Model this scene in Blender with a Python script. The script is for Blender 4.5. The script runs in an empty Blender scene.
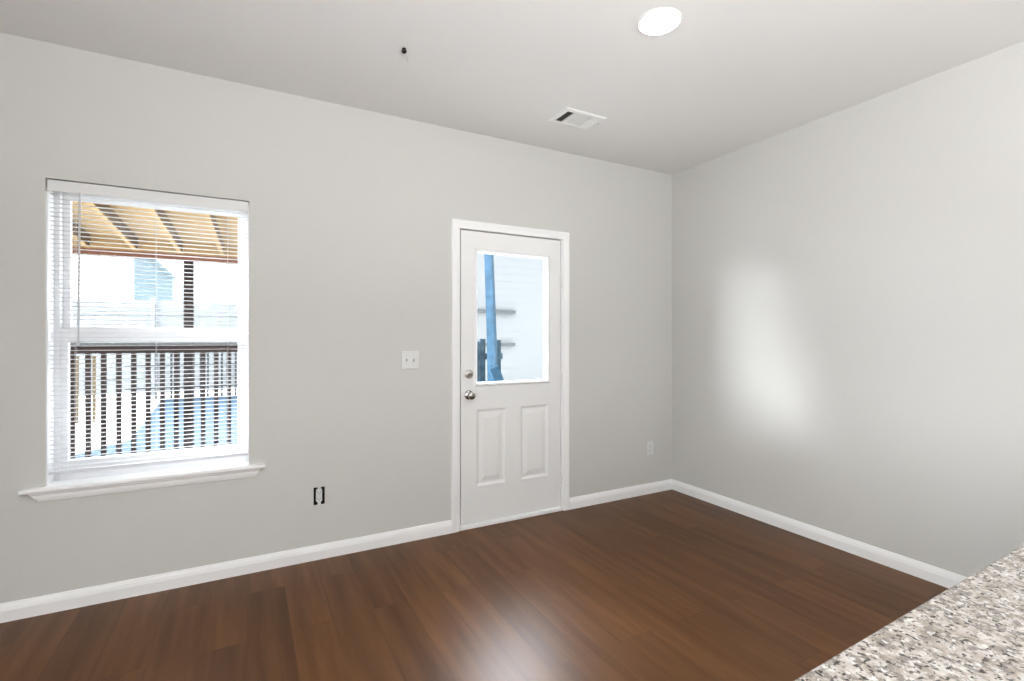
import bpy, bmesh, math, random
from mathutils import Vector, Matrix
random.seed(7)
S = bpy.context.scene
COL = S.collection
R = math.radians

# ------------------------------------------------------------------ camera, world, sun, big lights, exposure
F_PX, YAW = 494.766, 28.194
cam_data = bpy.data.cameras.new('camera')
cam_data.sensor_width = 36.0
cam_data.lens = F_PX / 1024 * 36.0
cam_data.shift_y = -3.18 / 1024
cam_data.clip_start = 0.02
cam = bpy.data.objects.new('camera', cam_data)
cam.location = (0, 0, 1.323)
cam.rotation_euler = (R(90), 0, R(-YAW))
COL.objects.link(cam)
S.camera = cam

S.view_settings.view_transform = 'Standard'
S.view_settings.look = 'None'
S.view_settings.exposure = 0.0
S.view_settings.gamma = 1.0
S.view_settings.use_curve_mapping = False

world = bpy.data.worlds.new('sky')
S.world = world
world.use_nodes = True
wn, wl = world.node_tree.nodes, world.node_tree.links
wn.clear()
w_out = wn.new('ShaderNodeOutputWorld')
w_bg = wn.new('ShaderNodeBackground')
w_bg.inputs['Strength'].default_value = 6.6
w_geo = wn.new('ShaderNodeTexCoord')
w_sep = wn.new('ShaderNodeSeparateXYZ')
w_ramp = wn.new('ShaderNodeValToRGB')
w_ramp.color_ramp.elements[0].position = 0.0
w_ramp.color_ramp.elements[0].color = (0.37, 0.378, 0.385, 1)
w_ramp.color_ramp.elements[1].position = 0.45
w_ramp.color_ramp.elements[1].color = (0.90, 0.96, 1.0, 1)
wl.new(w_geo.outputs['Generated'], w_sep.inputs[0])
wl.new(w_sep.outputs['Z'], w_ramp.inputs['Fac'])
# bright patch added to the unseen sky, for the sheen on the floor
w_dot = wn.new('ShaderNodeVectorMath')
w_dot.operation = 'DOT_PRODUCT'
w_dot.inputs[1].default_value = Vector((0.4725, 0.881, 0.65)).normalized()
w_nrm = wn.new('ShaderNodeVectorMath')
w_nrm.operation = 'NORMALIZE'
wl.new(w_geo.outputs['Generated'], w_nrm.inputs[0])
wl.new(w_nrm.outputs[0], w_dot.inputs[0])
w_cl = wn.new('ShaderNodeMapRange')
w_cl.interpolation_type = 'SMOOTHSTEP'
w_cl.inputs['From Min'].default_value = 0.91
w_cl.inputs['From Max'].default_value = 0.995
w_cl.inputs['To Max'].default_value = 8.6
wl.new(w_dot.outputs['Value'], w_cl.inputs['Value'])
w_cc = wn.new('ShaderNodeVectorMath')
w_cc.operation = 'SCALE'
w_cc.inputs[0].default_value = (0.86, 0.93, 1.0)
wl.new(w_cl.outputs[0], w_cc.inputs['Scale'])
w_add = wn.new('ShaderNodeVectorMath')
w_add.operation = 'ADD'
wl.new(w_ramp.outputs['Color'], w_add.inputs[0])
wl.new(w_cc.outputs[0], w_add.inputs[1])
wl.new(w_add.outputs[0], w_bg.inputs['Color'])
wl.new(w_bg.outputs[0], w_out.inputs[0])


def aim(o, d):
    o.rotation_euler = Vector(d).to_track_quat('-Z', 'Y').to_euler()


# hazy low sun from beyond the left of the yard: reaches the right wall through the door's glass
sun_d = bpy.data.lights.new('sun', 'SUN')
sun_d.energy = 40.0
sun_d.angle = R(38)
sun_d.color = (0.94, 0.97, 1.0)
sun = bpy.data.objects.new('sun', sun_d)
aim(sun, (1.0, -0.40, -0.315))
COL.objects.link(sun)


def area(name, loc, d, sx, sy, power, color=(1, 1, 1), spread=180):
    l = bpy.data.lights.new(name, 'AREA')
    l.shape = 'RECTANGLE'
    l.size, l.size_y = sx, sy
    l.energy = power
    l.color = color
    l.spread = R(spread)
    o = bpy.data.objects.new(name, l)
    o.location = loc
    aim(o, d)
    COL.objects.link(o)
    return o


# the photographer's flash bounced off the ceiling above and behind the camera
area('bounce_flash', (0.3, -1.3, 1.30), (0.10, 0.22, 1), 0.5, 0.5, 182, (0.99, 0.995, 1.0), 150)
# added fill light behind the camera; the rear wall has no window
area('rear_fill', (1.75, -4.33, 1.45), (-0.05, 1, 0.0), 2.4, 1.5, 58, (0.95, 0.98, 1.0))
# added fill light left of the camera, brightens the right wall
area('left_fill', (-2.36, -1.0, 1.35), (1, 0.05, 0.0), 2.8, 1.9, 142, (0.95, 0.98, 1.0), 165)

# ------------------------------------------------------------------ measured frame of the room
WX, WY, H = 3.274, 3.150, 2.740          # inner faces of right and back wall, ceiling height
XL, YR = -2.40, -4.40                    # left and rear wall (out of the photograph)
TH = 0.20                                # wall thickness


# ------------------------------------------------------------------ materials
def new_mat(name):
    m = bpy.data.materials.new(name)
    m.use_nodes = True
    nt = m.node_tree
    return m, nt.nodes, nt.links, nt.nodes['Principled BSDF']


def pmat(name, col, rough=0.5, metal=0.0, bump=0.0, scale=80.0, detail=3.0, var=0.0, spec=0.5):
    m, n, l, p = new_mat(name)
    p.inputs['Base Color'].default_value = (*col, 1)
    p.inputs['Roughness'].default_value = rough
    p.inputs['Metallic'].default_value = metal
    p.inputs['Specular IOR Level'].default_value = spec
    tc = n.new('ShaderNodeTexCoord')
    nz = n.new('ShaderNodeTexNoise')
    nz.inputs['Scale'].default_value = scale
    nz.inputs['Detail'].default_value = detail
    l.new(tc.outputs['Object'], nz.inputs['Vector'])
    if bump:
        b = n.new('ShaderNodeBump')
        b.inputs['Strength'].default_value = bump
        b.inputs['Distance'].default_value = 0.002
        l.new(nz.outputs['Fac'], b.inputs['Height'])
        l.new(b.outputs['Normal'], p.inputs['Normal'])
    if var:
        r = n.new('ShaderNodeValToRGB')
        r.color_ramp.elements[0].position = 0.3
        r.color_ramp.elements[1].position = 0.7
        r.color_ramp.elements[0].color = (*[c * (1 - var) for c in col], 1)
        r.color_ramp.elements[1].color = (*[min(1, c * (1 + var)) for c in col], 1)
        l.new(nz.outputs['Fac'], r.inputs['Fac'])
        l.new(r.outputs['Color'], p.inputs['Base Color'])
    return m


M = {}
M['wall'] = pmat('warm_grey_wall_paint', (0.580, 0.573, 0.550), 0.62, bump=0.22, scale=95, spec=0.3)
M['ceiling'] = pmat('flat_white_ceiling_paint', (0.785, 0.78, 0.77), 0.8, bump=0.14, scale=110, spec=0.2)
M['trim'] = pmat('semi_gloss_white_trim', (0.88, 0.88, 0.875), 0.38, bump=0.02, scale=60)
M['door'] = pmat('painted_steel_door', (0.80, 0.80, 0.79), 0.42, bump=0.04, scale=200)
M['vinyl'] = pmat('white_vinyl_frame', (0.80, 0.80, 0.805), 0.35, bump=0.01)
M['plate'] = pmat('white_plastic_plate', (0.68, 0.68, 0.67), 0.35, bump=0.01)
M['plastic_grey'] = pmat('grey_hook_shadow', (0.55, 0.55, 0.54), 0.4)
M['slot'] = pmat('dark_socket_slot', (0.02, 0.02, 0.02), 0.7)
M['box'] = pmat('black_electrical_box', (0.006, 0.006, 0.006), 0.6, bump=0.05)
M['nickel'] = pmat('satin_nickel', (0.36, 0.35, 0.335), 0.26, 1.0, bump=0.01, scale=300)
M['brushed'] = pmat('brushed_pale_nickel', (0.66, 0.64, 0.61), 0.42, 1.0, bump=0.02, scale=300)
M['zinc'] = pmat('zinc_screw', (0.55, 0.55, 0.55), 0.35, 1.0)
M['vent'] = pmat('white_enamel_vent', (0.80, 0.80, 0.78), 0.4)
M['vent_dark'] = pmat('dark_vent_shade', (0.06, 0.06, 0.06), 0.8)
M['hook'] = pmat('black_metal_hook', (0.015, 0.014, 0.013), 0.35, 0.5)
M['cabinet'] = pmat('painted_white_cabinet', (0.72, 0.72, 0.71), 0.45)
M['rafter_shade'] = pmat('shaded_rafter_timber', (0.085, 0.052, 0.026), 0.75, bump=0.1, scale=25, var=0.2, spec=0.08)  # dark brown holds the shade on the rafter sides
M['rafter'] = pmat('lit_tan_timber', (0.255, 0.165, 0.070), 0.7, bump=0.1, scale=25, var=0.15, spec=0.08)
M['dark_wood'] = pmat('dark_brown_stained_timber', (0.016, 0.010, 0.009), 0.6, bump=0.1, scale=30, var=0.25, spec=0.08)
M['fascia'] = pmat('reddish_brown_timber', (0.12, 0.05, 0.03), 0.6, bump=0.1, scale=30, var=0.2, spec=0.08)
M['rail_cap'] = pmat('weathered_grey_timber', (0.075, 0.08, 0.085), 0.6, bump=0.1, scale=30, var=0.2, spec=0.08)
M['pale_fence'] = pmat('pale_weathered_fence_boards', (0.25, 0.265, 0.275), 0.7, var=0.10, scale=9, spec=0.08)
M['picket'] = pmat('grey_painted_picket', (0.032, 0.035, 0.038), 0.6, var=0.2, spec=0.08)
M['beige'] = pmat('beige_timber_post', (0.085, 0.062, 0.035), 0.7, var=0.15, scale=20, spec=0.08)
M['siding'] = pmat('pale_blue_siding', (0.115, 0.152, 0.172), 0.6, var=0.03, scale=3, spec=0.08)
M['shingle'] = pmat('pale_blue_grey_shingles', (0.11, 0.145, 0.16), 0.8, var=0.06, scale=14, spec=0.08)
M['white_siding'] = pmat('white_vinyl_siding', (0.185, 0.192, 0.197), 0.5, spec=0.08)
M['blue_wood'] = pmat('blue_shaded_timber', (0.018, 0.045, 0.074), 0.65, bump=0.2, scale=14, var=0.35, spec=0.08)  # blue tint puts the skylit shade on the post into its colour
M['teal_wood'] = pmat('blue_grey_weathered_boards', (0.020, 0.040, 0.056), 0.7, bump=0.2, scale=14, var=0.4, spec=0.08)
M['blue_sheet'] = pmat('pale_blue_sheet', (0.027, 0.052, 0.084), 0.55, bump=0.3, scale=6, var=0.06, spec=0.08)
M['concrete'] = pmat('pale_bleached_concrete', (0.82, 0.81, 0.79), 0.85, bump=0.1, scale=12, var=0.05, spec=0.08)
M['deck'] = pmat('pale_deck_boards', (0.60, 0.58, 0.55), 0.75, bump=0.1, scale=16, var=0.2, spec=0.08)  # kept pale so the unseen deck bounces light up to the roof
M['brick'] = pmat('pale_exterior_cladding', (0.55, 0.54, 0.52), 0.7, var=0.1, scale=20)


def blind_mat():
    m, n, l, p = new_mat('white_blind_vinyl')
    p.inputs['Base Color'].default_value = (0.76, 0.76, 0.77, 1)
    p.inputs['Roughness'].default_value = 0.4
    tr = n.new('ShaderNodeBsdfTranslucent')
    tr.inputs['Color'].default_value = (0.62, 0.63, 0.65, 1)
    mx = n.new('ShaderNodeMixShader')
    mx.inputs[0].default_value = 0.38
    l.new(p.outputs[0], mx.inputs[1])
    l.new(tr.outputs[0], mx.inputs[2])
    l.new(mx.outputs[0], n['Material Output'].inputs[0])
    return m


M['blind'] = blind_mat()


def glass_mat():
    m, n, l, p = new_mat('clear_window_glass')
    n.remove(p)
    t = n.new('ShaderNodeBsdfTransparent')
    t.inputs['Color'].default_value = (0.97, 0.98, 0.985, 1)
    g = n.new('ShaderNodeBsdfGlossy')
    g.inputs['Roughness'].default_value = 0.02
    lw = n.new('ShaderNodeLayerWeight')
    lw.inputs['Blend'].default_value = 0.5
    pw = n.new('ShaderNodeMath')
    pw.operation = 'POWER'
    pw.inputs[1].default_value = 5.0
    l.new(lw.outputs['Facing'], pw.inputs[0])
    fr = n.new('ShaderNodeMath')
    fr.operation = 'MULTIPLY_ADD'
    fr.inputs[1].default_value = 0.6
    fr.inputs[2].default_value = 0.03
    l.new(pw.outputs[0], fr.inputs[0])
    mx = n.new('ShaderNodeMixShader')
    l.new(fr.outputs[0], mx.inputs[0])
    l.new(t.outputs[0], mx.inputs[1])
    l.new(g.outputs[0], mx.inputs[2])
    l.new(mx.outputs[0], n['Material Output'].inputs[0])
    return m


M['glass'] = glass_mat()


def lamp_mat():
    m, n, l, p = new_mat('lit_led_lens')
    p.inputs['Base Color'].default_value = (0.9, 0.9, 0.9, 1)
    p.inputs['Emission Color'].default_value = (1.0, 0.965, 0.91, 1)
    p.inputs['Emission Strength'].default_value = LAMP
    return m


LAMP = 55.0
M['lamp'] = lamp_mat()


def floor_mat():
    m, n, l, p = new_mat('brown_vinyl_planks')
    tc = n.new('ShaderNodeTexCoord')
    mp = n.new('ShaderNodeMapping')
    mp.inputs['Rotation'].default_value = (0, 0, R(90))
    l.new(tc.outputs['Object'], mp.inputs['Vector'])
    br = n.new('ShaderNodeTexBrick')
    br.inputs['Scale'].default_value = 1.0
    br.inputs['Brick Width'].default_value = 1.22
    br.inputs['Row Height'].default_value = 0.178
    br.inputs['Mortar Size'].default_value = 0.0012
    br.inputs['Mortar Smooth'].default_value = 0.3
    br.offset = 0.37
    br.offset_frequency = 2
    br.squash = 1.0
    br.inputs['Color1'].default_value = (0.0, 0.0, 0.0, 1)
    br.inputs['Color2'].default_value = (1, 1, 1, 1)
    br.inputs['Mortar'].default_value = (0.5, 0.5, 0.5, 1)
    l.new(mp.outputs[0], br.inputs['Vector'])
    # grain stretched along the planks (world Y)
    mg = n.new('ShaderNodeMapping')
    mg.inputs['Scale'].default_value = (15, 1.1, 1)
    l.new(tc.outputs['Object'], mg.inputs['Vector'])
    off = n.new('ShaderNodeVectorMath')
    off.operation = 'MULTIPLY_ADD'
    l.new(br.outputs['Color'], off.inputs[0])
    off.inputs[1].default_value = (0, 13, 0)
    l.new(mg.outputs[0], off.inputs[2])
    g1 = n.new('ShaderNodeTexNoise')
    g1.inputs['Scale'].default_value = 1.0
    g1.inputs['Detail'].default_value = 4
    g1.inputs['Roughness'].default_value = 0.5
    l.new(off.outputs[0], g1.inputs['Vector'])
    mg2 = n.new('ShaderNodeMapping')
    mg2.inputs['Scale'].default_value = (120, 5, 1)
    l.new(tc.outputs['Object'], mg2.inputs['Vector'])
    g2 = n.new('ShaderNodeTexNoise')
    g2.inputs['Scale'].default_value = 1.0
    g2.inputs['Detail'].default_value = 4
    l.new(mg2.outputs[0], g2.inputs['Vector'])
    ramp = n.new('ShaderNodeValToRGB')
    e = ramp.color_ramp.elements
    e[0].position, e[0].color = 0.28, (0.066, 0.0265, 0.0090, 1)
    e[1].position, e[1].color = 0.72, (0.132, 0.0580, 0.0215, 1)
    mid = e.new(0.5)
    mid.color = (0.098, 0.0415, 0.0150, 1)
    l.new(g1.outputs['Fac'], ramp.inputs['Fac'])
    # plank to plank tone
    tone = n.new('ShaderNodeMapRange')
    tone.inputs['To Min'].default_value = 0.84
    tone.inputs['To Max'].default_value = 1.16
    l.new(br.outputs['Color'], tone.inputs['Value'])
    fine = n.new('ShaderNodeMapRange')
    fine.inputs['From Min'].default_value = 0.3
    fine.inputs['From Max'].default_value = 0.7
    fine.inputs['To Min'].default_value = 0.93
    fine.inputs['To Max'].default_value = 1.07
    l.new(g2.outputs['Fac'], fine.inputs['Value'])
    mul = n.new('ShaderNodeMath')
    mul.operation = 'MULTIPLY'
    l.new(tone.outputs[0], mul.inputs[0])
    l.new(fine.outputs[0], mul.inputs[1])
    vm = n.new('ShaderNodeVectorMath')
    vm.operation = 'SCALE'
    l.new(ramp.outputs['Color'], vm.inputs[0])
    l.new(mul.outputs[0], vm.inputs['Scale'])
    # seams slightly darker
    seam = n.new('ShaderNodeMix')
    seam.data_type = 'RGBA'
    seam.inputs['B'].default_value = (0.045, 0.022, 0.012, 1)
    sf = n.new('ShaderNodeMath')
    sf.operation = 'MULTIPLY'
    sf.inputs[1].default_value = 0.55
    l.new(br.outputs['Fac'], sf.inputs[0])
    l.new(sf.outputs[0], seam.inputs['Factor'])
    l.new(vm.outputs[0], seam.inputs['A'])
    l.new(seam.outputs['Result'], p.inputs['Base Color'])
    p.inputs['Roughness'].default_value = 0.36
    b = n.new('ShaderNodeBump')
    b.inputs['Strength'].default_value = 0.12
    b.inputs['Distance'].default_value = 0.001
    l.new(g2.outputs['Fac'], b.inputs['Height'])
    l.new(b.outputs['Normal'], p.inputs['Normal'])
    p.inputs['Specular IOR Level'].default_value = 0.15
    return m


M['floor'] = floor_mat()


def granite_mat():
    m, n, l, p = new_mat('speckled_granite')
    tc = n.new('ShaderNodeTexCoord')
    mp = n.new('ShaderNodeMapping')
    l.new(tc.outputs['Object'], mp.inputs['Vector'])

    def noise(scale, detail, dist=0.0, rough=0.6):
        z = n.new('ShaderNodeTexNoise')
        z.inputs['Scale'].default_value = scale
        z.inputs['Detail'].default_value = detail
        z.inputs['Roughness'].default_value = rough
        z.inputs['Distortion'].default_value = dist
        l.new(mp.outputs[0], z.inputs['Vector'])
        return z.outputs['Fac']

    def ramp(f, stops):
        r = n.new('ShaderNodeValToRGB')
        e = r.color_ramp.elements
        e[0].position, e[0].color = stops[0][0], (*stops[0][1], 1)
        e[1].position, e[1].color = stops[-1][0], (*stops[-1][1], 1)
        for pos, c in stops[1:-1]:
            e.new(pos).color = (*c, 1)
        l.new(f, r.inputs['Fac'])
        return r.outputs['Color']

    def mix(fac, a, b):
        x = n.new('ShaderNodeMix')
        x.data_type = 'RGBA'
        l.new(fac, x.inputs['Factor'])
        for k, v in (('A', a), ('B', b)):
            if isinstance(v, tuple):
                x.inputs[k].default_value = (*v, 1)
            else:
                l.new(v, x.inputs[k])
        return x.outputs['Result']

    base = ramp(noise(44, 4, 0.2), [(0.30, (0.18, 0.15, 0.125)), (0.48, (0.34, 0.305, 0.27)), (0.66, (0.50, 0.475, 0.45))])
    blot = ramp(noise(76, 4, 0.25, 0.6), [(0.50, (0, 0, 0)), (0.57, (1, 1, 1))])
    c1 = mix(blot, base, (0.19, 0.17, 0.155))
    spk = ramp(noise(128, 3, 0.2, 0.55), [(0.565, (0, 0, 0)), (0.605, (1, 1, 1))])
    c2 = mix(spk, c1, (0.035, 0.028, 0.026))
    wh = ramp(noise(105, 3, 0.1), [(0.56, (0, 0, 0)), (0.68, (1, 1, 1))])
    c3 = mix(wh, c2, (0.58, 0.57, 0.56))
    l.new(c3, p.inputs['Base Color'])
    p.inputs['Roughness'].default_value = 0.18
    return m


M['granite'] = granite_mat()


# ------------------------------------------------------------------ mesh helpers
def obj(name, bm, mat, parent=None, smooth=False):
    bmesh.ops.recalc_face_normals(bm, faces=bm.faces)
    me = bpy.data.meshes.new(name)
    bm.to_mesh(me)
    bm.free()
    me.materials.append(mat)
    if smooth:
        for p in me.polygons:
            p.use_smooth = True
    o = bpy.data.objects.new(name, me)
    COL.objects.link(o)
    if parent is not None:
        o.parent = parent
    return o


def tag(o, label=None, cat=None, group=None, kind=None):
    if label:
        o['label'] = label
    if cat:
        o['category'] = cat
    if group:
        o['group'] = group
    if kind:
        o['kind'] = kind
    return o


def thing(name, label, cat, loc=(0, 0, 0), group=None, kind=None):
    o = bpy.data.objects.new(name, None)
    o.empty_display_size = 0.05
    o.location = loc
    COL.objects.link(o)
    tag(o, label, cat, group, kind)
    return o


def bx(bm, x0, x1, y0, y1, z0, z1, bev=0.0, seg=2):
    r = bmesh.ops.create_cube(bm, size=1.0)
    vs = r['verts']
    for v in vs:
        v.co = Vector(((x0 + x1) / 2 + v.co.x * (x1 - x0), (y0 + y1) / 2 + v.co.y * (y1 - y0), (z0 + z1) / 2 + v.co.z * (z1 - z0)))
    if bev:
        es = list({e for v in vs for e in v.link_edges})
        bmesh.ops.bevel(bm, geom=es, offset=bev, segments=seg, profile=0.5, affect='EDGES')
    return bm


def box(name, mat, parent, x0, x1, y0, y1, z0, z1, bev=0.0, seg=2):
    return obj(name, bx(bmesh.new(), x0, x1, y0, y1, z0, z1, bev, seg), mat, parent)


def ring_xz(bm, x0, x1, z0, z1, prof):
    """mitred frame around a rectangle in the XZ plane; prof = closed list of (inset, y), inset measured inward"""
    loops = []
    for ins, y in prof:
        loops.append([bm.verts.new((x0 + ins, y, z0 + ins)), bm.verts.new((x1 - ins, y, z0 + ins)),
                      bm.verts.new((x1 - ins, y, z1 - ins)), bm.verts.new((x0 + ins, y, z1 - ins))])
    k = len(loops)
    for i in range(k):
        a, b = loops[i], loops[(i + 1) % k]
        for j in range(4):
            bm.faces.new((a[j], a[(j + 1) % 4], b[(j + 1) % 4], b[j]))
    return bm


def lathe(bm, prof, origin, axis, seg=28, caps=True):
    """prof = [(radius, along)], around `axis` from origin"""
    q = Vector((0, 0, 1)).rotation_difference(Vector(axis).normalized())
    rings = []
    for r, h in prof:
        rings.append([bm.verts.new(q @ Vector((r * math.cos(2 * math.pi * i / seg), r * math.sin(2 * math.pi * i / seg), h)) + Vector(origin))
                      for i in range(seg)])
    for a, b in zip(rings, rings[1:]):
        for i in range(seg):
            bm.faces.new((a[i], a[(i + 1) % seg], b[(i + 1) % seg], b[i]))
    if caps:
        bm.faces.new(rings[0][::-1])
        bm.faces.new(rings[-1])
    return bm


def tube(bm, pts, r, seg=10):
    pts = [Vector(p) for p in pts]
    rings = []
    for i, p in enumerate(pts):
        d = (pts[min(i + 1, len(pts) - 1)] - pts[max(i - 1, 0)]).normalized()
        up = Vector((0, 0, 1)) if abs(d.z) < 0.9 else Vector((1, 0, 0))
        s = d.cross(up).normalized()
        t = d.cross(s)
        rr = r[i] if isinstance(r, (list, tuple)) else r
        rings.append([bm.verts.new(p + rr * (math.cos(2 * math.pi * k / seg) * s + math.sin(2 * math.pi * k / seg) * t)) for k in range(seg)])
    for a, b in zip(rings, rings[1:]):
        for k in range(seg):
            bm.faces.new((a[k], a[(k + 1) % seg], b[(k + 1) % seg], b[k]))
    bm.faces.new(rings[0][::-1])
    bm.faces.new(rings[-1])
    return bm


def prism(bm, prof, a, b):
    """extrude a closed profile [(out, up)] from point a to b; out is to the left-normal of a->b in plan"""
    a, b = Vector(a), Vector(b)
    d = (b - a).normalized()
    nrm = Vector((-d.y, d.x, 0))
    A = [bm.verts.new(a + nrm * o + Vector((0, 0, u))) for o, u in prof]
    B = [bm.verts.new(b + nrm * o + Vector((0, 0, u))) for o, u in prof]
    k = len(prof)
    for i in range(k):
        bm.faces.new((A[i], A[(i + 1) % k], B[(i + 1) % k], B[i]))
    bm.faces.new(A[::-1])
    bm.faces.new(B)
    return bm


def bar(bm, a, b, w, h):
    """square bar between two points: w across in plan, h in its own up"""
    a, b = Vector(a), Vector(b)
    d = (b - a).normalized()
    up = Vector((0, 0, 1)) if abs(d.z) < 0.95 else Vector((0, 1, 0))
    s = d.cross(up).normalized() * (w / 2)
    t = s.cross(d).normalized() * (h / 2)
    V = [[bm.verts.new(p + i * s + j * t) for i, j in ((-1, -1), (1, -1), (1, 1), (-1, 1))] for p in (a, b)]
    for k in range(4):
        bm.faces.new((V[0][k], V[0][(k + 1) % 4], V[1][(k + 1) % 4], V[1][k]))
    bm.faces.new(V[0][::-1])
    bm.faces.new(V[1])
    return bm


def wall_with_holes(x0, x1, z0, z1, y0, y1, holes):
    """wall in the XZ plane between y0 (room) and y1 (outside) with real rectangular openings"""
    xs = sorted({x0, x1, *[h[0] for h in holes], *[h[1] for h in holes]})
    zs = sorted({z0, z1, *[h[2] for h in holes], *[h[3] for h in holes]})
    bm = bmesh.new()
    V = {}

    def v(x, y, z):
        return V.setdefault((x, y, z), bm.verts.new((x, y, z)) if (x, y, z) not in V else V[(x, y, z)])

    def solid(i, j):
        if not (0 <= i < len(xs) - 1 and 0 <= j < len(zs) - 1):
            return False
        cx, cz = (xs[i] + xs[i + 1]) / 2, (zs[j] + zs[j + 1]) / 2
        return not any(h[0] < cx < h[1] and h[2] < cz < h[3] for h in holes)
    for i in range(len(xs) - 1):
        for j in range(len(zs) - 1):
            if not solid(i, j):
                continue
            a, b, c, d = xs[i], xs[i + 1], zs[j], zs[j + 1]
            bm.faces.new((v(a, y0, c), v(b, y0, c), v(b, y0, d), v(a, y0, d)))
            bm.faces.new((v(a, y1, c), v(a, y1, d), v(b, y1, d), v(b, y1, c)))
            if not solid(i - 1, j):
                bm.faces.new((v(a, y0, c), v(a, y0, d), v(a, y1, d), v(a, y1, c)))
            if not solid(i + 1, j):
                bm.faces.new((v(b, y0, c), v(b, y1, c), v(b, y1, d), v(b, y0, d)))
            if not solid(i, j - 1):
                bm.faces.new((v(a, y0, c), v(a, y1, c), v(b, y1, c), v(b, y0, c)))
            if not solid(i, j + 1):
                bm.faces.new((v(a, y0, d), v(b, y0, d), v(b, y1, d), v(a, y1, d)))
    return bm


def struct(name, bm, mat, parent=None):
    o = obj(name, bm, mat, parent)
    if parent is None:
        o['kind'] = 'structure'
    return o


# ------------------------------------------------------------------ room shell
WIN = (-0.852, 0.013, 0.600, 2.090)
DOOR = (1.268, 2.132, 0.0, 2.082)
OUT = (0.350, 0.413, 0.324, 0.428)
tag(struct('wall_back', wall_with_holes(XL - TH, WX + TH, -0.05, H + 0.1, WY, WY + TH, [WIN, (DOOR[0], DOOR[1], -0.05, DOOR[3]), OUT]), M['wall']),
    'warm grey painted wall holding the window and the white door', 'wall')
tag(struct('wall_right', bx(bmesh.new(), WX, WX + TH, YR, WY, -0.05, H + 0.1), M['wall']), 'plain warm grey wall catching a soft patch of door light', 'wall')
tag(struct('wall_left', bx(bmesh.new(), XL - TH, XL, YR, WY, -0.05, H + 0.1), M['wall']), 'plain warm grey wall beyond the window side', 'wall')
tag(struct('wall_rear', bx(bmesh.new(), XL - TH, WX + TH, YR - TH, YR, -0.05, H + 0.1), M['wall']), 'plain warm grey kitchen wall behind the granite counter', 'wall')
tag(struct('floor', bx(bmesh.new(), XL, WX, YR, WY, -0.05, 0.0), M['floor']), 'dark brown wood plank floor', 'floor')
tag(struct('ceiling', bx(bmesh.new(), XL, WX, YR, WY, H, H + 0.1), M['ceiling']), 'flat off white ceiling', 'ceiling')

BB = [(0, 0), (0.014, 0), (0.014, 0.052), (0.0125, 0.058), (0.0115, 0.064), (0.010, 0.070), (0.0065, 0.078), (0.005, 0.084), (0, 0.086)]


def baseboard(name, a, b, label):
    tag(struct(name, prism(bmesh.new(), BB, a, b), M['trim']), label, 'baseboard')


CAS_L, CAS_R = 1.221, 2.184
baseboard('baseboard_back', (CAS_L, WY, 0), (XL, WY, 0), 'white baseboard under the window, left of the door')
baseboard('baseboard_corner', (WX, WY, 0), (CAS_R, WY, 0), 'short white baseboard between the door and the corner')
baseboard('baseboard_right', (WX, YR, 0), (WX, WY - 0.012, 0), 'white baseboard along the plain right wall')
baseboard('baseboard_left', (XL, WY - 0.012, 0), (XL, YR, 0), 'white baseboard along the wall beyond the window')

# ------------------------------------------------------------------ door_1 with its casing (trim_1)
door = thing('door_1', 'white half glass exterior door with two raised lower panels', 'door', (0, 0, 0), kind='structure')
DX0, DX1, DZ0, DZ1 = 1.293, 2.109, 0.033, 2.060
DY0, DY1 = WY + 0.004, WY + 0.048
GX0, GX1, GZ0, GZ1 = 1.417, 1.985, 1.006, 1.917      # clear glass
PANELS = [(1.410, 1.638, 0.284, 0.818), (1.762, 2.000, 0.284, 0.820)]


def door_slab():
    hole = (GX0 - 0.004, GX1 + 0.004, GZ0 - 0.004, GZ1 + 0.004)
    bm = bmesh.new()
    rects = [hole] + PANELS
    xs = sorted({DX0, DX1, *[r[0] for r in rects], *[r[1] for r in rects]})
    zs = sorted({DZ0, DZ1, *[r[2] for r in rects], *[r[3] for r in rects]})

    def inside(cx, cz, rs):
        return any(r[0] < cx < r[1] and r[2] < cz < r[3] for r in rs)
    for i in range(len(xs) - 1):
        for j in range(len(zs) - 1):
            a, b, c, d = xs[i], xs[i + 1], zs[j], zs[j + 1]
            cx, cz = (a + b) / 2, (c + d) / 2
            if not inside(cx, cz, rects):
                bm.faces.new([bm.verts.new(p) for p in ((a, DY0, c), (b, DY0, c), (b, DY0, d), (a, DY0, d))])
            if not inside(cx, cz, [hole]):
                bm.faces.new([bm.verts.new(p) for p in ((a, DY1, c), (a, DY1, d), (b, DY1, d), (b, DY1, c))])
    for (a, b, c, d), inner in (((DX0, DX1, DZ0, DZ1), 0), (hole, 1)):
        q = [(a, c), (b, c), (b, d), (a, d)]
        for k in range(4):
            (x0, z0), (x1, z1) = q[k], q[(k + 1) % 4]
            bm.faces.new([bm.verts.new(p) for p in ((x0, DY0, z0), (x0, DY1, z0), (x1, DY1, z1), (x1, DY0, z1))])
    for a, b, c, d in PANELS:
        loops = []
        for ins, dep in ((0, 0), (0.004, 0.0015), (0.014, 0.0075), (0.018, 0.0085), (0.028, 0.0085), (0.033, 0.0075), (0.058, 0.0015), (0.062, 0.001)):
            y = DY0 + dep
            loops.append([bm.verts.new(p) for p in ((a + ins, y, c + ins), (b - ins, y, c + ins), (b - ins, y, d - ins), (a + ins, y, d - ins))])
        for p, q in zip(loops, loops[1:]):
            for k in range(4):
                bm.faces.new((p[k], p[(k + 1) % 4], q[(k + 1) % 4], q[k]))
        bm.faces.new(loops[-1])
    bmesh.ops.remove_doubles(bm, verts=bm.verts, dist=1e-5)
    return bm


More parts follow.
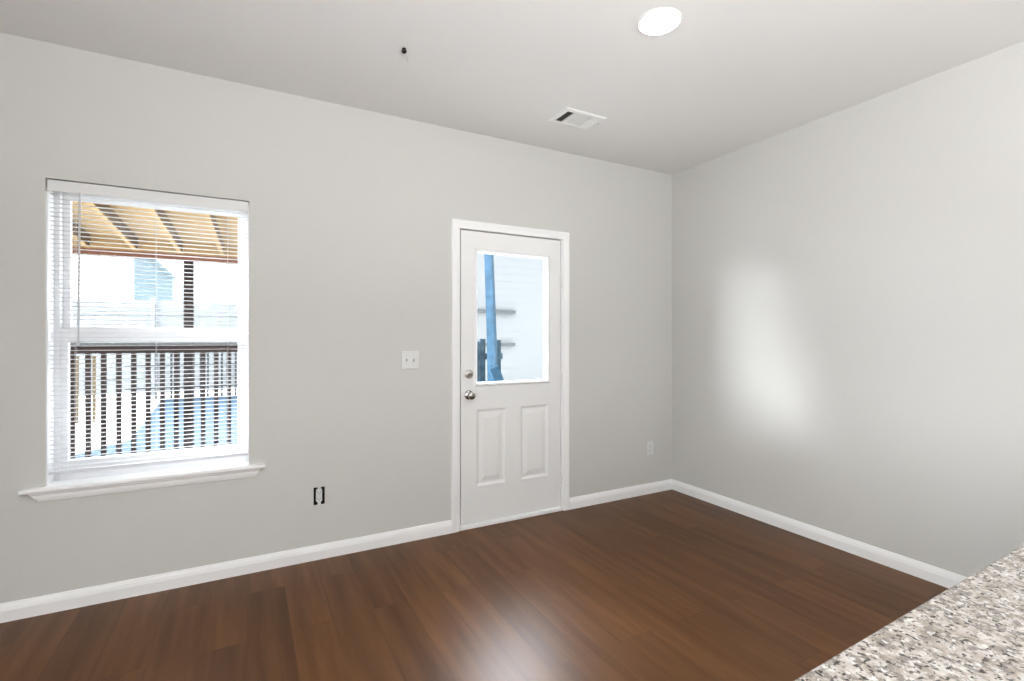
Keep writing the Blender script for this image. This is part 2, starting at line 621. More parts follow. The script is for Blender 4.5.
obj('door_leaf', door_slab(), M['door'], door)
lite = obj('glass_frame', ring_xz(bmesh.new(), GX0 - 0.027, GX1 + 0.027, GZ0 - 0.027, GZ1 + 0.027,
           [(0, DY0 + 0.001), (0.003, DY0 - 0.006), (0.010, DY0 - 0.011), (0.019, DY0 - 0.010), (0.024, DY0 - 0.004), (0.027, DY0 + 0.010), (0.027, DY0 + 0.016), (0.020, DY0 + 0.016)]),
           M['vinyl'], door)
box('glass_pane', M['glass'], lite, GX0 - 0.004, GX1 + 0.004, DY0 + 0.020, DY0 + 0.024, GZ0 - 0.004, GZ1 + 0.004)
back = obj('outer_glass_frame', ring_xz(bmesh.new(), GX0 - 0.027, GX1 + 0.027, GZ0 - 0.027, GZ1 + 0.027,
           [(0, DY1 - 0.001), (0.003, DY1 + 0.006), (0.019, DY1 + 0.010), (0.027, DY1 + 0.002), (0.027, DY0 + 0.028), (0.023, DY0 + 0.028)]), M['vinyl'], door)
# knob and deadbolt
KX, KZ, BZ = 1.352, 0.925, 1.071
kb = bmesh.new()
lathe(kb, [(0.0, 0.0), (0.033, 0.0), (0.033, 0.004), (0.029, 0.009), (0.016, 0.012), (0.012, 0.016), (0.0115, 0.030), (0.016, 0.036), (0.0245, 0.042),
           (0.0275, 0.050), (0.0265, 0.058), (0.021, 0.064), (0.010, 0.0665), (0.0, 0.067)], (KX, DY0, KZ), (0, -1, 0), 32, False)
bmesh.ops.remove_doubles(kb, verts=kb.verts, dist=1e-6)
tag(obj('door_knob', kb, M['nickel'], door, True), 'round satin nickel knob')
db = bmesh.new()
lathe(db, [(0.0, 0.0), (0.032, 0.0), (0.032, 0.004), (0.028, 0.010), (0.020, 0.012), (0.019, 0.014), (0.0, 0.014)], (KX, DY0, BZ), (0, -1, 0), 32, False)
bmesh.ops.remove_doubles(db, verts=db.verts, dist=1e-6)
dead = tag(obj('deadbolt', db, M['brushed'], door, True), 'round satin nickel deadbolt plate')
tb = bmesh.new()
bx(tb, KX - 0.016, KX + 0.016, DY0 - 0.030, DY0 - 0.013, BZ - 0.0045, BZ + 0.0045, 0.003)
obj('thumb_turn', tb, M['nickel'], dead)
for zc in (1.744, 0.998, 0.251):
    hb = bmesh.new()
    lathe(hb, [(0.0055, 0), (0.0055, 0.028), (0.005, 0.0285), (0.005, 0.0295), (0.0055, 0.030), (0.0055, 0.058), (0.005, 0.0585), (0.005, 0.0595), (0.0055, 0.06), (0.0055, 0.09)],
          (DX1 + 0.005, DY0 - 0.003, zc - 0.045), (0, 0, 1), 12)
    obj('hinge', hb, M['door'], door)
# jamb with stops, threshold
jb = bmesh.new()
JY1 = WY + TH
bx(jb, DOOR[0] + 0.001, DX0 - 0.0065, WY + 0.001, JY1, 0, DZ1 + 0.007)
bx(jb, DX1 + 0.0055, DOOR[1] - 0.001, WY + 0.001, JY1, 0, DZ1 + 0.007)
bx(jb, DOOR[0] + 0.001, DOOR[1] - 0.001, WY + 0.001, JY1, DZ1 + 0.007, DOOR[3] - 0.001)
bx(jb, DX0 - 0.0065, DX0 + 0.012, DY1 + 0.003, JY1, 0, DZ1 + 0.007)
bx(jb, DX1 - 0.012, DX1 + 0.0055, DY1 + 0.003, JY1, 0, DZ1 + 0.007)
bx(jb, DX0 + 0.012, DX1 - 0.012, DY1 + 0.003, JY1, DZ1 - 0.012, DZ1 + 0.007)
obj('door_jamb', jb, M['trim'], door)
box('threshold', M['trim'], door, DX0 - 0.0065, DX1 + 0.0055, WY - 0.008, JY1 + 0.03, 0.0, 0.026, 0.004)


def casing():
    """three sided mitred casing: left leg, head, right leg"""
    prof = [(0, 0.0), (0, 0.010), (0.004, 0.0145), (0.018, 0.0155), (0.026, 0.013), (0.046, 0.0105), (0.054, 0.011), (0.058, 0.008), (0.060, 0.0)]
    bm = bmesh.new()
    path = []
    for ins, out in prof:
        y = WY - out
        path.append([bm.verts.new(p) for p in ((CAS_L + ins, y, 0), (CAS_L + ins, y, 2.127 - ins), (CAS_R - ins, y, 2.127 - ins), (CAS_R - ins, y, 0))])
    k = len(path)
    for i in range(k):
        a, b = path[i], path[(i + 1) % k]
        for j in range(3):
            bm.faces.new((a[j], a[j + 1], b[j + 1], b[j]))
    bm.faces.new([p[0] for p in path])
    bm.faces.new([p[3] for p in path][::-1])
    return bm


tag(struct('trim_1', casing(), M['trim']), 'white moulded casing around the exterior door', 'door casing')

# ------------------------------------------------------------------ window_1
win = thing('window_1', 'white vinyl single hung window set deep in the wall', 'window', (0, 0, 0), kind='structure')
x0, x1, z0, z1 = WIN
FY = WY + 0.100
obj('window_frame', ring_xz(bmesh.new(), x0 + 0.001, x1 - 0.001, z0 + 0.001, z1 - 0.001,
    [(0, FY), (0.026, FY), (0.028, FY + 0.004), (0.028, FY + 0.085), (0, FY + 0.085)]), M['vinyl'], win)


def sash(name, sx0, sx1, sz0, sz1, y, w, bot, top):
    bm = bmesh.new()
    bx(bm, sx0, sx0 + w, y, y + 0.032, sz0, sz1, 0.002)
    bx(bm, sx1 - w, sx1, y, y + 0.032, sz0, sz1, 0.002)
    bx(bm, sx0 + w, sx1 - w, y, y + 0.032, sz0, sz0 + bot, 0.002)
    bx(bm, sx0 + w, sx1 - w, y, y + 0.032, sz1 - top, sz1, 0.002)
    s = obj(name, bm, M['vinyl'], win)
    box('glass_pane', M['glass'], s, sx0 + w - 0.003, sx1 - w + 0.003, y + 0.014, y + 0.018, sz0 + bot - 0.003, sz1 - top + 0.003)


sash('lower_sash', x0 + 0.029, x1 - 0.029, 0.628, 1.368, FY + 0.004, 0.030, 0.075, 0.072)
sash('upper_sash', x0 + 0.029, x1 - 0.029, 1.300, 2.062, FY + 0.040, 0.030, 0.076, 0.036)
jl = bmesh.new()
bx(jl, x0 + 0.0005, x0 + 0.005, WY + 0.001, FY - 0.0005, 0.6065, 2.026)
bx(jl, x1 - 0.005, x1 - 0.0005, WY + 0.001, FY - 0.0005, 0.6065, 2.026)
obj('jamb_liner', jl, M['vinyl'], win)
latch = bmesh.new()
bx(latch, -0.455, -0.385, FY - 0.010, FY + 0.004, 1.350, 1.364, 0.004)
obj('sash_lock', latch, M['vinyl'], win)
# stool (sill board) with horns, and apron under it
sb = bmesh.new()
pts = [(-0.938, WY), (-0.938, WY - 0.034), (0.092, WY - 0.034), (0.092, WY), (x1 - 0.001, WY), (x1 - 0.001, FY - 0.0005), (x0 + 0.001, FY - 0.0005), (x0 + 0.001, WY)]
lo = [sb.verts.new((x, y, 0.585)) for x, y in pts]
hi = [sb.verts.new((x, y, 0.606)) for x, y in pts]
sb.faces.new(hi)
sb.faces.new(lo[::-1])
for i in range(len(pts)):
    sb.faces.new((lo[i], lo[(i + 1) % 8], hi[(i + 1) % 8], hi[i]))
fe = [e for e in sb.edges if all(abs(v.co.y - (WY - 0.034)) < 1e-5 for v in e.verts) and abs(e.verts[0].co.z - e.verts[1].co.z) < 1e-5]
bmesh.ops.bevel(sb, geom=fe, offset=0.007, segments=3, profile=0.5, affect='EDGES')
obj('window_sill', sb, M['trim'], win)
ab = bmesh.new()
AP = [(0, 0.0), (0.007, 0.001), (0.010, 0.008), (0.013, 0.020), (0.014, 0.034), (0.018, 0.040), (0.018, 0.048), (0, 0.048)]
k = len(AP)
A = [ab.verts.new((-0.912 + (0.048 - u) * 0.8, WY - o, 0.537 + u)) for o, u in AP]
B = [ab.verts.new((0.070 - (0.048 - u) * 0.5, WY - o, 0.537 + u)) for o, u in AP]
for i in range(k):
    ab.faces.new((A[i], A[(i + 1) % k], B[(i + 1) % k], B[i]))
ab.faces.new(A[::-1])
ab.faces.new(B)
obj('apron', ab, M['trim'], win)

# ------------------------------------------------------------------ mini blind hanging in the window opening
bl = thing('window_blind', 'white horizontal mini blind lowered over the window, slats open', 'blind', (0, 0, 0))
BX0, BX1 = x0 + 0.007, x1 - 0.006
hr = bmesh.new()
bx(hr, BX0, BX1, WY + 0.012, WY + 0.038, 2.045, 2.082, 0.002)
bx(hr, BX0, BX1, WY + 0.002, WY + 0.006, 2.030, 2.083, 0.001)
bx(hr, BX0, BX0 + 0.003, WY + 0.006, WY + 0.020, 2.030, 2.083)
bx(hr, BX1 - 0.003, BX1, WY + 0.006, WY + 0.020, 2.030, 2.083)
tag(obj('headrail', hr, M['plate'], bl), 'pale valance box along the top')
sl = bmesh.new()
SY = WY + 0.026
n_sl, pitch = 62, 0.0218
TILT = R(0)
for i in range(n_sl):
    zc = 2.020 - i * pitch
    rows = []
    for k in range(6):
        u = (k / 5 - 0.5)
        yy, zz = u * 0.025, 0.0026 * (1 - (2 * u) ** 2)
        yy, zz = yy * math.cos(TILT) - zz * math.sin(TILT), yy * math.sin(TILT) + zz * math.cos(TILT)
        rows.append((sl.verts.new((BX0 + 0.002, SY + yy, zc + zz)), sl.verts.new((BX1 - 0.002, SY + yy, zc + zz))))
    lows = []
    for k, (a, b) in enumerate(rows):
        lows.append((sl.verts.new(a.co - Vector((0, 0, 0.0007))), sl.verts.new(b.co - Vector((0, 0, 0.0007)))))
    for (a, b), (c, d) in zip(rows, rows[1:]):
        sl.faces.new((a, b, d, c))
    for (a, b), (c, d) in zip(lows, lows[1:]):
        sl.faces.new((a, c, d, b))
    for p, q in ((rows[0], lows[0]), (rows[-1], lows[-1])):
        sl.faces.new((p[0], p[1], q[1], q[0]))
    for e in (0, 1):
        for k in range(5):
            sl.faces.new((rows[k][e], rows[k + 1][e], lows[k + 1][e], lows[k][e]))
obj('slats', sl, M['blind'], bl)
zb = 2.020 - n_sl * pitch
box('bottom_rail', M['blind'], bl, BX0 + 0.002, BX1 - 0.002, SY - 0.013, SY + 0.013, zb - 0.012, zb + 0.004, 0.003)
for cxp in (BX0 + 0.10, (BX0 + BX1) / 2, BX1 - 0.10):
    cb = bmesh.new()
    for dy in (-0.0135, 0.0135):
        tube(cb, [(cxp, SY + dy, 2.046), (cxp, SY + dy, zb)], 0.0006, 6)
    obj('ladder_cord', cb, M['blind'], bl)
wd = bmesh.new()
tube(wd, [(-0.722, WY - 0.006, 2.030), (-0.728, WY - 0.010, 1.300)], 0.0042, 8)
tube(wd, [(-0.722, WY + 0.004, 2.040), (-0.722, WY - 0.006, 2.036), (-0.722, WY - 0.006, 2.028)], 0.002, 8)
obj('tilt_wand', wd, M['blind'], bl)
wt = bmesh.new()
lathe(wt, [(0.004, 0), (0.0075, 0.004), (0.0075, 0.022), (0.004, 0.03)], (-0.728, WY - 0.010, 1.278), (0, 0, 1), 12)
obj('wand_grip', wt, M['blind'], bl)

# ------------------------------------------------------------------ switches and sockets
sw = thing('light_switch', 'white double toggle switch plate beside the door', 'switch', (0.9345, WY, 1.176))
box('cover_plate', M['plate'], sw, -0.0585, 0.0585, -0.008, 0.0, -0.058, 0.058, 0.003, 3)
for dx, up in ((-0.0235, 1), (0.0235, -1)):
    tg = bmesh.new()
    bx(tg, dx - 0.0055, dx + 0.0055, -0.010, -0.0075, -0.012, 0.012, 0.001)
    bar(tg, (dx, -0.0075, 0.0), (dx, -0.022, 0.008 * up), 0.0085, 0.009)
    obj('toggle', tg, M['plastic_grey'], sw)
    for dz in (-0.030, 0.030):
        sc = lathe(bmesh.new(), [(0.0032, 0), (0.0032, 0.0008), (0.0018, 0.0016)], (dx, -0.0078, dz), (0, -1, 0), 12)
        obj('screw', sc, M['plastic_grey'], sw)


def socket_face(parent, cx, cz, y, mat):
    f = bmesh.new()
    pts = []
    for i in range(32):
        a = 2 * math.pi * i / 32
        pts.append((0.0172 * math.cos(a), max(-0.0142, min(0.0142, 0.0172 * math.sin(a)))))
    A = [f.verts.new((cx + px, y, cz + pz)) for px, pz in pts]
    B = [f.verts.new((cx + px * 0.96, y - 0.003, cz + pz * 0.96)) for px, pz in pts]
    for i in range(32):
        f.faces.new((A[i], A[(i + 1) % 32], B[(i + 1) % 32], B[i]))
    f.faces.new(B)
    f.faces.new(A[::-1])
    s = obj('socket', f, mat, parent)
    for dx, hh in ((-0.0063, 0.0045), (0.0063, 0.0036)):
        box('slot', M['slot'], s, cx + dx - 0.0011, cx + dx + 0.0011, y - 0.0034, y - 0.0028, cz + 0.003 - hh, cz + 0.003 + hh)
    obj('ground_hole', lathe(bmesh.new(), [(0.0024, 0), (0.0024, 0.0006)], (cx, y - 0.0028, cz - 0.0075), (0, -1, 0), 12), M['slot'], s)


so = thing('wall_outlet', 'white covered duplex outlet low between the door and the corner', 'outlet', (3.016, WY, 0.381))
box('cover_plate', M['plate'], so, -0.036, 0.036, -0.0055, 0.0, -0.058, 0.058, 0.003, 3)
socket_face(so, 0, 0.0195, -0.0052, M['plate'])
socket_face(so, 0, -0.0195, -0.0052, M['plate'])
obj('screw', lathe(bmesh.new(), [(0.003, 0), (0.003, 0.0008), (0.0016, 0.0014)], (0, -0.0054, 0), (0, -1, 0), 12), M['plastic_grey'], so)

eo = thing('open_outlet', 'bare outlet without cover plate in its black wall box', 'outlet', ((OUT[0] + OUT[1]) / 2, WY, (OUT[2] + OUT[3]) / 2))
hw, hh = (OUT[1] - OUT[0]) / 2 - 0.0006, (OUT[3] - OUT[2]) / 2 - 0.0006
bb = bmesh.new()
bx(bb, -hw, -hw + 0.002, 0.001, 0.062, -hh, hh)
bx(bb, hw - 0.002, hw, 0.001, 0.062, -hh, hh)
bx(bb, -hw, hw, 0.001, 0.062, hh - 0.002, hh)
bx(bb, -hw, hw, 0.001, 0.062, -hh, -hh + 0.002)
bx(bb, -hw, hw, 0.060, 0.064, -hh, hh)
obj('wall_box', bb, M['box'], eo)
rb = bmesh.new()
bx(rb, -0.0165, 0.0165, 0.001, 0.028, -0.036, 0.036, 0.003)
obj('receptacle_body', rb, M['plate'], eo)
ear = bmesh.new()
bx(ear, -0.009, 0.009, -0.0012, 0.0006, -0.052, 0.052, 0.0004, 1)
obj('mounting_strap', ear, M['plate'], eo)
socket_face(eo, 0, 0.0195, 0.0012, M['plate'])
socket_face(eo, 0, -0.0195, 0.0012, M['plate'])
for dz in (-0.045, 0.0, 0.045):
    obj('screw', lathe(bmesh.new(), [(0.003, 0), (0.003, 0.0008), (0.0016, 0.0014)], (0, -0.001, dz), (0, -1, 0), 12), M['zinc'], eo)

# ------------------------------------------------------------------ ceiling: vent, recessed light, hook
VX0, VX1, VY0, VY1 = 1.735, 2.047, 2.524, 2.736
ve = thing('ceiling_vent', 'white rectangular air register in the ceiling above the door', 'vent', ((VX0 + VX1) / 2, (VY0 + VY1) / 2, H))
hx, hy = (VX1 - VX0) / 2, (VY1 - VY0) / 2
vf = bmesh.new()
loops = []
for ins, z in ((0, 0), (0.0, -0.003), (0.006, -0.008), (0.028, -0.010), (0.033, -0.006), (0.033, 0.0)):
    loops.append([vf.verts.new(p) for p in ((-hx + ins, -hy + ins, z), (hx - ins, -hy + ins, z), (hx - ins, hy - ins, z), (-hx + ins, hy - ins, z))])
for i in range(len(loops)):
    a, b = loops[i], loops[(i + 1) % len(loops)]
    for j in range(4):
        vf.faces.new((a[j], a[(j + 1) % 4], b[(j + 1) % 4], b[j]))
obj('frame', vf, M['vent'], ve)
ix, iy = hx - 0.033, hy - 0.033
box('duct_shade_sheet', M['vent_dark'], ve, -ix, ix, -iy, iy, -0.0012, -0.0004)  # thin dark sheet in place of the shaded duct
lv = bmesh.new()
xa, xb = -ix + 0.050, ix - 0.056
bx(lv, xa - 0.003, xa + 0.001, -iy, iy, -0.010, -0.001)
bx(lv, xb - 0.001, xb + 0.003, -iy, iy, -0.010, -0.001)
n = 11
for i in range(n):      # middle bank runs along X
    yc = -iy + (i + 0.5) * 2 * iy / n
    bar(lv, (xa + 0.001, yc, -0.006), (xb - 0.001, yc, -0.006), 0.0105, 0.0012)
obj('louvers', lv, M['vent'], ve)
le = bmesh.new()
for i in range(4):      # end bank facing away from the camera: reads light
    xc = xb + 0.006 + i * 0.0145
    v = [le.verts.new(p) for p in ((xc - 0.006, -iy, -0.0015), (xc + 0.008, -iy, -0.010), (xc + 0.008, iy, -0.010), (xc - 0.006, iy, -0.0015))]
    w = [le.verts.new(q.co + Vector((0.001, 0, 0.0006))) for q in v]
    le.faces.new(v)
    le.faces.new(w[::-1])
    for j in range(4):
        le.faces.new((v[j], v[(j + 1) % 4], w[(j + 1) % 4], w[j]))
obj('end_louvers', le, M['vent'], ve)
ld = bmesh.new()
for i in range(3):      # other end bank: blades coloured dark for the shade in the gaps
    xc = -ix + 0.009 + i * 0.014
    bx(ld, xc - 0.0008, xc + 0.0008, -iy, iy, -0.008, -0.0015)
obj('shaded_louvers', ld, M['vent_dark'], ve)
lever = bmesh.new()
bar(lever, (hx - 0.012, -0.03, -0.010), (hx - 0.008, -0.03, -0.015), 0.006, 0.004)
obj('damper_lever', lever, M['zinc'], ve)
for sx in (-1, 1):
    obj('screw', lathe(bmesh.new(), [(0.004, 0), (0.004, 0.0008), (0.002, 0.002)], (sx * (hx - 0.013), 0.0, -0.0092), (0, 0, -1), 12), M['zinc'], ve)

LX, LY = 1.632, 1.645


def downlight(x, y, label):
    t = thing('ceiling_light', label, 'ceiling light', (x, y, H))
    b = bmesh.new()
    lathe(b, [(0.097, 0.0), (0.097, 0.003), (0.093, 0.007), (0.088, 0.007), (0.086, 0.005), (0.086, 0.0)], (0, 0, 0), (0, 0, -1), 48, False)
    obj('trim_ring', b, M['vent'], t, True)
    b = bmesh.new()
    lathe(b, [(0.0, 0.017), (0.04, 0.016), (0.070, 0.0125), (0.084, 0.008), (0.086, 0.004), (0.0, 0.002)], (0, 0, 0), (0, 0, -1), 48, False)
    bmesh.ops.remove_doubles(b, verts=b.verts, dist=1e-6)
    tag(obj('lens', b, M['lamp'], t, True), 'glowing white lens')
    return t


downlight(LX, LY, 'round lit recessed light in the ceiling')

hk = thing('ceiling_hook', 'small black hook hanging from the ceiling with a grey streak as its shadow', 'hook', (0.680, 2.390, H))
hb = bmesh.new()
lathe(hb, [(0.0, 0.0), (0.009, 0.0), (0.009, 0.002), (0.0, 0.002)], (0, 0, 0), (0, 0, -1), 20, False)
obj('base_plate', hb, M['hook'], hk)
hb = bmesh.new()
lathe(hb, [(0.0, 0.002), (0.006, 0.002), (0.0115, 0.006), (0.0135, 0.012), (0.011, 0.019), (0.005, 0.023), (0.0, 0.024)], (0, 0, 0), (0, 0, -1), 20, False)
obj('hook_body', hb, M['hook'], hk, True)
hb = bmesh.new()
tube(hb, [(0.004, 0.0, -0.010), (0.016, 0.030, -0.004), (0.034, 0.066, -0.003), (0.048, 0.098, -0.004)], 0.0016, 8)
tag(obj('hook_shadow', hb, M['plastic_grey'], hk), 'grey streak standing in for the hook shadow')  # thin grey tube added to draw the hook shadow on the ceiling

# ------------------------------------------------------------------ granite counter and its base
CZ, CY = 0.914, 0.366
ct = bmesh.new()
bx(ct, 0.53, WX - 0.002, -0.30, CY, CZ - 0.030, CZ)
for v in ct.verts:                             # front edge runs 1.7 degrees off the back wall's line
    if v.co.y > 0:
        v.co.y = 0.3623 + 0.030 * (v.co.x - 0.53)
es = [e for e in ct.edges if abs(e.verts[0].co.z - e.verts[1].co.z) < 1e-6 and e.verts[0].co.z > CZ - 0.001 and (e.verts[0].co.y > 0 and e.verts[1].co.y > 0 or abs(e.verts[0].co.x - 0.53) < 1e-5 and abs(e.verts[1].co.x - 0.53) < 1e-5)]
bmesh.ops.bevel(ct, geom=es, offset=0.005, segments=3, profile=0.5, affect='EDGES')
tag(obj('countertop', ct, M['granite']), 'speckled grey and beige granite countertop in the near corner', 'countertop')
cb = thing('base_cabinet', 'plain white peninsula cabinet under the granite countertop', 'cabinet', (0, 0, 0))
box('body', M['cabinet'], cb, 0.57, WX - 0.002, -0.28, 0.10, 0.09, CZ - 0.0305, 0.002)
box('toe_kick', M['cabinet'], cb, 0.60, WX - 0.002, -0.24, 0.098, 0.0, 0.09)

# ------------------------------------------------------------------ outside: ground, deck, patio cover, railing
tag(struct('ground', bx(bmesh.new(), -30, 40, WY + TH, 45, -0.35, -0.15), M['concrete']), 'pale sunlit ground of the yard', 'ground')
YE = 6.40                                      # front line of the patio cover and railing
dk = thing('deck', 'unseen low pale timber deck outside the door and window', 'deck', (0, 0, 0), kind='structure')
db_ = bmesh.new()
for i in range(21):
    y = WY + TH + 0.01 + i * 0.146
    bx(db_, -3.2, 3.6, y, y + 0.140, -0.055, -0.02, 0.003, 1)
obj('boards', db_, M['deck'], dk)
jj = bmesh.new()
for x in (-3.1, -1.5, 0.2, 1.9, 3.5):
    bx(jj, x - 0.02, x + 0.02, WY + TH + 0.01, YE + 0.02, -0.15, -0.055)
obj('joists', jj, M['dark_wood'], dk)

ZE, SL = 2.235, 0.100                          # rafter underside height at the eave line, slope
pc = thing('patio_cover', 'tan timber patio roof with rafters over the deck', 'patio roof', (0, 0, 0))
YH = WY + TH + 0.02


def zr(y):
    return ZE + (YE - y) * SL


proto = hang = None
for kx in range(6):
    xr = -1.797 + 0.390 * kx
    if proto is None:                          # rafters run very slightly askew of the house
        b = bmesh.new()
        bar(b, (0.045 * (YH - YE), YH, zr(YH) + 0.06), (0, YE, zr(YE) + 0.06), 0.038, 0.12)
        o = proto = obj('rafter', b, M['rafter_shade'], pc)
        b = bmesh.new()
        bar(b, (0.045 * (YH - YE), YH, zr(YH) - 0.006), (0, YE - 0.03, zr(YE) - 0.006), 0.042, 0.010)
        h = strip = tag(obj('lit_edge', b, M['rafter'], o), 'pale tan strip for the lit rafter underside')  # added strip, its pale tan paints the lit rafter underside
        b = bmesh.new()
        bx(b, -0.0225, 0.0225, YE - 0.035, YE - 0.001, ZE - 0.004, ZE - 0.001)
        bx(b, 0.0195, 0.0225, YE - 0.035, YE - 0.001, ZE - 0.004, ZE + 0.05)
        bx(b, -0.0225, -0.0195, YE - 0.035, YE - 0.001, ZE - 0.004, ZE + 0.05)
        h = hang = obj('joist_hanger', b, M['zinc'], o)
    else:
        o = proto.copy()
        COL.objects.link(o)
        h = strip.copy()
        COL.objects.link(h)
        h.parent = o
        h = hang.copy()
        COL.objects.link(h)
        h.parent = o
    o.location = (xr, 0, 0)
rf = bmesh.new()
for i in range(17):                            # roof boards laid across the rafters
    y = YH + i * 0.182
    v0 = [rf.verts.new(p) for p in ((-1.95, y, zr(y) + 0.121), (0.35, y, zr(y) + 0.121), (0.35, y + 0.182, zr(y + 0.182) + 0.121), (-1.95, y + 0.182, zr(y + 0.182) + 0.121))]
    v1 = [rf.verts.new(q.co + Vector((0, 0, 0.02))) for q in v0]
    rf.faces.new(v0)
    rf.faces.new(v1[::-1])
    for j in range(4):
        rf.faces.new((v0[j], v0[(j + 1) % 4], v1[(j + 1) % 4], v1[j]))
obj('roof_boards', rf, M['rafter'], pc)
box('rim_board', M['rafter'], pc, -1.95, 0.35, YE, YE + 0.038, ZE - 0.012, ZE + 0.121, 0.002)
tag(box('header_beam', M['fascia'], pc, -1.95, 0.35, YE - 0.002, YE + 0.10, ZE - 0.078, ZE - 0.0125, 0.003), 'reddish brown beam')
box('ledger', M['rafter'], pc, -1.95, 0.35, YH - 0.018, YH, zr(YH) - 0.02, zr(YH) + 0.14, 0.003)
for xp in (-1.89, -0.562, 0.29):
    tag(box('post', M['dark_wood'], pc, xp - 0.045, xp + 0.045, YE + 0.042, YE + 0.132, -0.15, ZE - 0.078, 0.004), 'dark brown square post')

dr = thing('deck_railing', 'dark timber railing with square balusters seen through the blind', 'railing', (0, 0, 0))
box('rail_cap', M['rail_cap'], dr, -3.1, 1.1, YE - 0.07, YE + 0.038, 1.235, 1.275, 0.003)
box('top_rail', M['dark_wood'], dr, -3.1, 1.1, YE - 0.055, YE - 0.015, 1.160, 1.235, 0.002)  # rail deepened in dark wood to cover the shade under the cap
box('bottom_rail', M['dark_wood'], dr, -3.1, 1.1, YE - 0.055, YE - 0.015, 0.03, 0.09, 0.002)
proto = None
xb_ = -3.005
while xb_ < 1.05:
    if proto is None:
        proto = o = box('baluster', M['dark_wood'], dr, -0.021, 0.021, YE - 0.018, YE + 0.022, -0.019, 1.23, 0.002)
    else:
        o = proto.copy()
        COL.objects.link(o)
    o.location = (xb_, 0, 0)
    xb_ += 0.123

# beyond the railing
tp = bmesh.new()  # flat blue shape over the ground, its nature left open
gx = [(-1.46, 8.76), (-1.76, 14.2), (3.6, 14.2), (3.6, 6.9), (-2.2, 6.9), (-1.9, 7.96)]
top = [tp.verts.new((x, y, -0.135)) for x, y in gx]
bot = [tp.verts.new((x, y, -0.149)) for x, y in gx]
tp.faces.new(top)
tp.faces.new(bot[::-1])
for i in range(len(gx)):
    tp.faces.new((bot[i], bot[(i + 1) % len(gx)], top[(i + 1) % len(gx)], top[i]))
tag(obj('blue_sheet', tp, M['blue_sheet']), 'flat pale blue sheet on the ground beyond the deck railing', 'blue_sheet')

pf = thing('picket_fence', 'low grey picket fence beyond the blue sheet', 'fence', (0, 0, 0))
for zz in (0.10, 0.62):
    box('rail', M['picket'], pf, -2.5, 2.5, 14.40, 14.43, zz, zz + 0.04)
proto = None
for i in range(30):
    if proto is None:
        proto = o = box('picket', M['picket'], pf, -0.022, 0.022, 14.36, 14.40, -0.15, 0.97, 0.004, 1)
    else:
        o = proto.copy()
        COL.objects.link(o)
    o.location = (-2.05 + i * 0.150, 0, 0)

bp = [('thin beige garden post behind the railing, the one farther from the blue sheet', -2.57), ('thin beige garden post behind the railing, the one nearer the blue sheet', -2.34)]
for lab, x in bp:
    b = bx(bmesh.new(), x - 0.022, x + 0.022, 11.0, 11.045, -0.15, 0.98, 0.003)
    bx(b, x - 0.03, x + 0.03, 10.992, 11.053, 0.98, 1.0, 0.003)
    tag(obj('garden_post', b, M['beige']), lab, 'post', 'beige garden posts behind the railing')

bf = thing('board_fence', 'tall pale board fence at the back of the yard', 'fence', (0, 0, 0))
bb_ = bmesh.new()
for i in range(100):
    x = -12 + i * 0.152
    bx(bb_, x, x + 0.1515, 15.5, 15.52, -0.10, 2.25 + random.uniform(-0.02, 0.02))
obj('boards', bb_, M['pale_fence'], bf)
for zz in (0.3, 1.1, 1.9):
    box('rail', M['pale_fence'], bf, -12, 3.2, 15.455, 15.499, zz, zz + 0.085)
proto = None
for i in range(7):
    if proto is None:
        proto = o = box('post', M['pale_fence'], bf, -0.045, 0.045, 15.36, 15.453, -0.15, 2.33, 0.006, 1)
    else:
        o = proto.copy()
        COL.objects.link(o)
    o.location = (-11.9 + i * 2.45, 0, 0)

nh = thing('neighbor_house', 'pale blue gabled house beyond the board fence', 'house', (0, 0, 0))


def house():
    b = bmesh.new()
    prof = [(-3.40, -0.15), (-3.40, 4.45), (-3.30, 4.45), (-2.30, 3.45), (-2.30, -0.15)]
    a = [b.verts.new((x, 21.0, z)) for x, z in prof]
    c = [b.verts.new((x, 27.0, z)) for x, z in prof]
    b.faces.new(a)
    b.faces.new(c[::-1])
    for i in range(5):
        b.faces.new((a[i], a[(i + 1) % 5], c[(i + 1) % 5], c[i]))
    return b


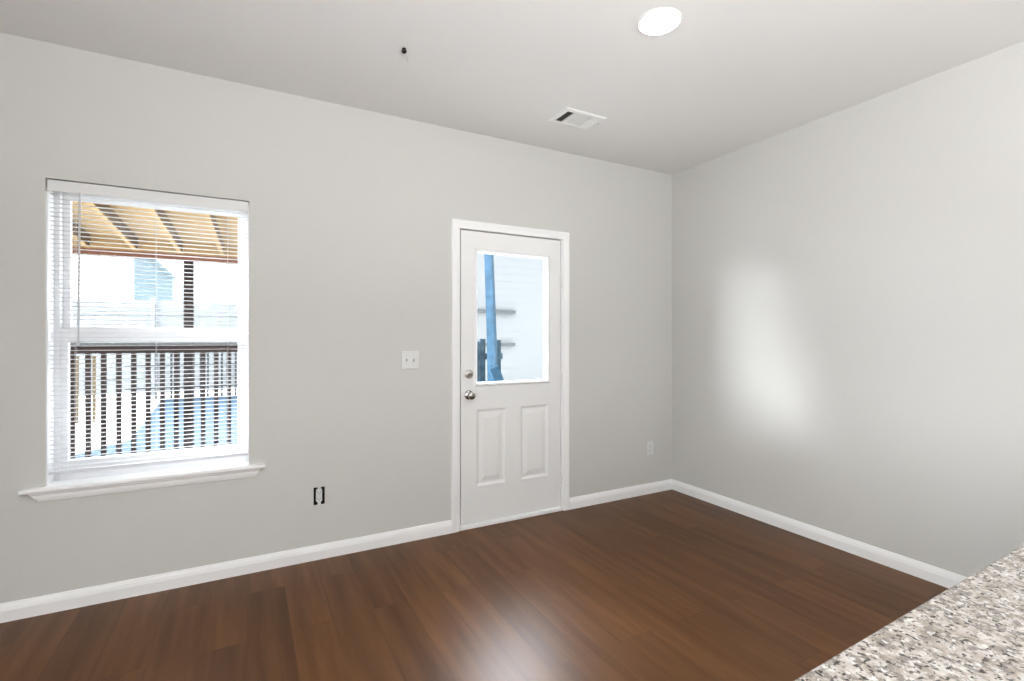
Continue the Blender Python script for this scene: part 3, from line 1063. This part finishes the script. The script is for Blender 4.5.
obj('walls', house(), M['siding'], nh)
hr_ = bmesh.new()
bar(hr_, (-3.32, 20.9, 4.51), (-2.22, 20.9, 3.41), 0.2, 0.10)
obj('roof_edge', hr_, M['shingle'], nh)

# ------------------------------------------------------------------ outside the door: post, boards, white building
pb = bmesh.new()
tube(pb, [(3.125, 6.40, -0.15), (3.12, 6.40, 0.4), (3.105, 6.40, 1.2), (3.075, 6.40, 2.0), (3.045, 6.40, 2.75)], [0.084, 0.083, 0.081, 0.077, 0.072], 4)
tag(obj('timber_post', pb, M['blue_wood']), 'tall rough blue grey timber post seen through the door glass', 'post')
bd = thing('old_fence_panel', 'short panel of weathered blue grey boards at the foot of the timber post', 'fence panel', (0, 0, 0))
for i, (xx, zt) in enumerate(((2.94, 1.26), (3.035, 1.30), (3.29, 1.285))):
    box('board', M['teal_wood'], bd, xx - 0.042, xx + 0.042, 6.56, 6.59, -0.15, zt, 0.004, 1)
box('rail', M['teal_wood'], bd, 2.88, 3.34, 6.525, 6.56, 0.35, 0.44)
box('rail', M['teal_wood'], bd, 2.88, 3.34, 6.525, 6.56, 1.00, 1.09)
lb = bmesh.new()
bar(lb, (3.52, 6.22, -0.148), (3.06, 6.26, 0.90), 0.03, 0.14)
tag(obj('leaning_board', lb, M['blue_wood']), 'loose blue grey board leaning against the timber post', 'board')

wb = thing('white_building', 'bright white sided building filling the door glass', 'building', (0, 0, 0))
sd = bmesh.new()
for i in range(30):
    zc = -0.15 + i * 0.18
    v0 = [sd.verts.new(p) for p in ((4.2, 11.0 - 0.006, zc), (12, 11.0 - 0.006, zc), (12, 11.0, zc + 0.18), (4.2, 11.0, zc + 0.18))]
    v1 = [sd.verts.new((q.co.x, 11.08, q.co.z)) for q in v0]
    sd.faces.new(v0)
    sd.faces.new(v1[::-1])
    for j in range(4):
        sd.faces.new((v0[j], v0[(j + 1) % 4], v1[(j + 1) % 4], v1[j]))
obj('siding', sd, M['white_siding'], wb)
for (xa, xb, zz) in ((4.6, 5.95, 1.955), (4.6, 5.94, 1.145)):
    box('rail', M['rail_cap'], wb, xa, xb, 10.90, 10.985, zz - 0.04, zz + 0.04)
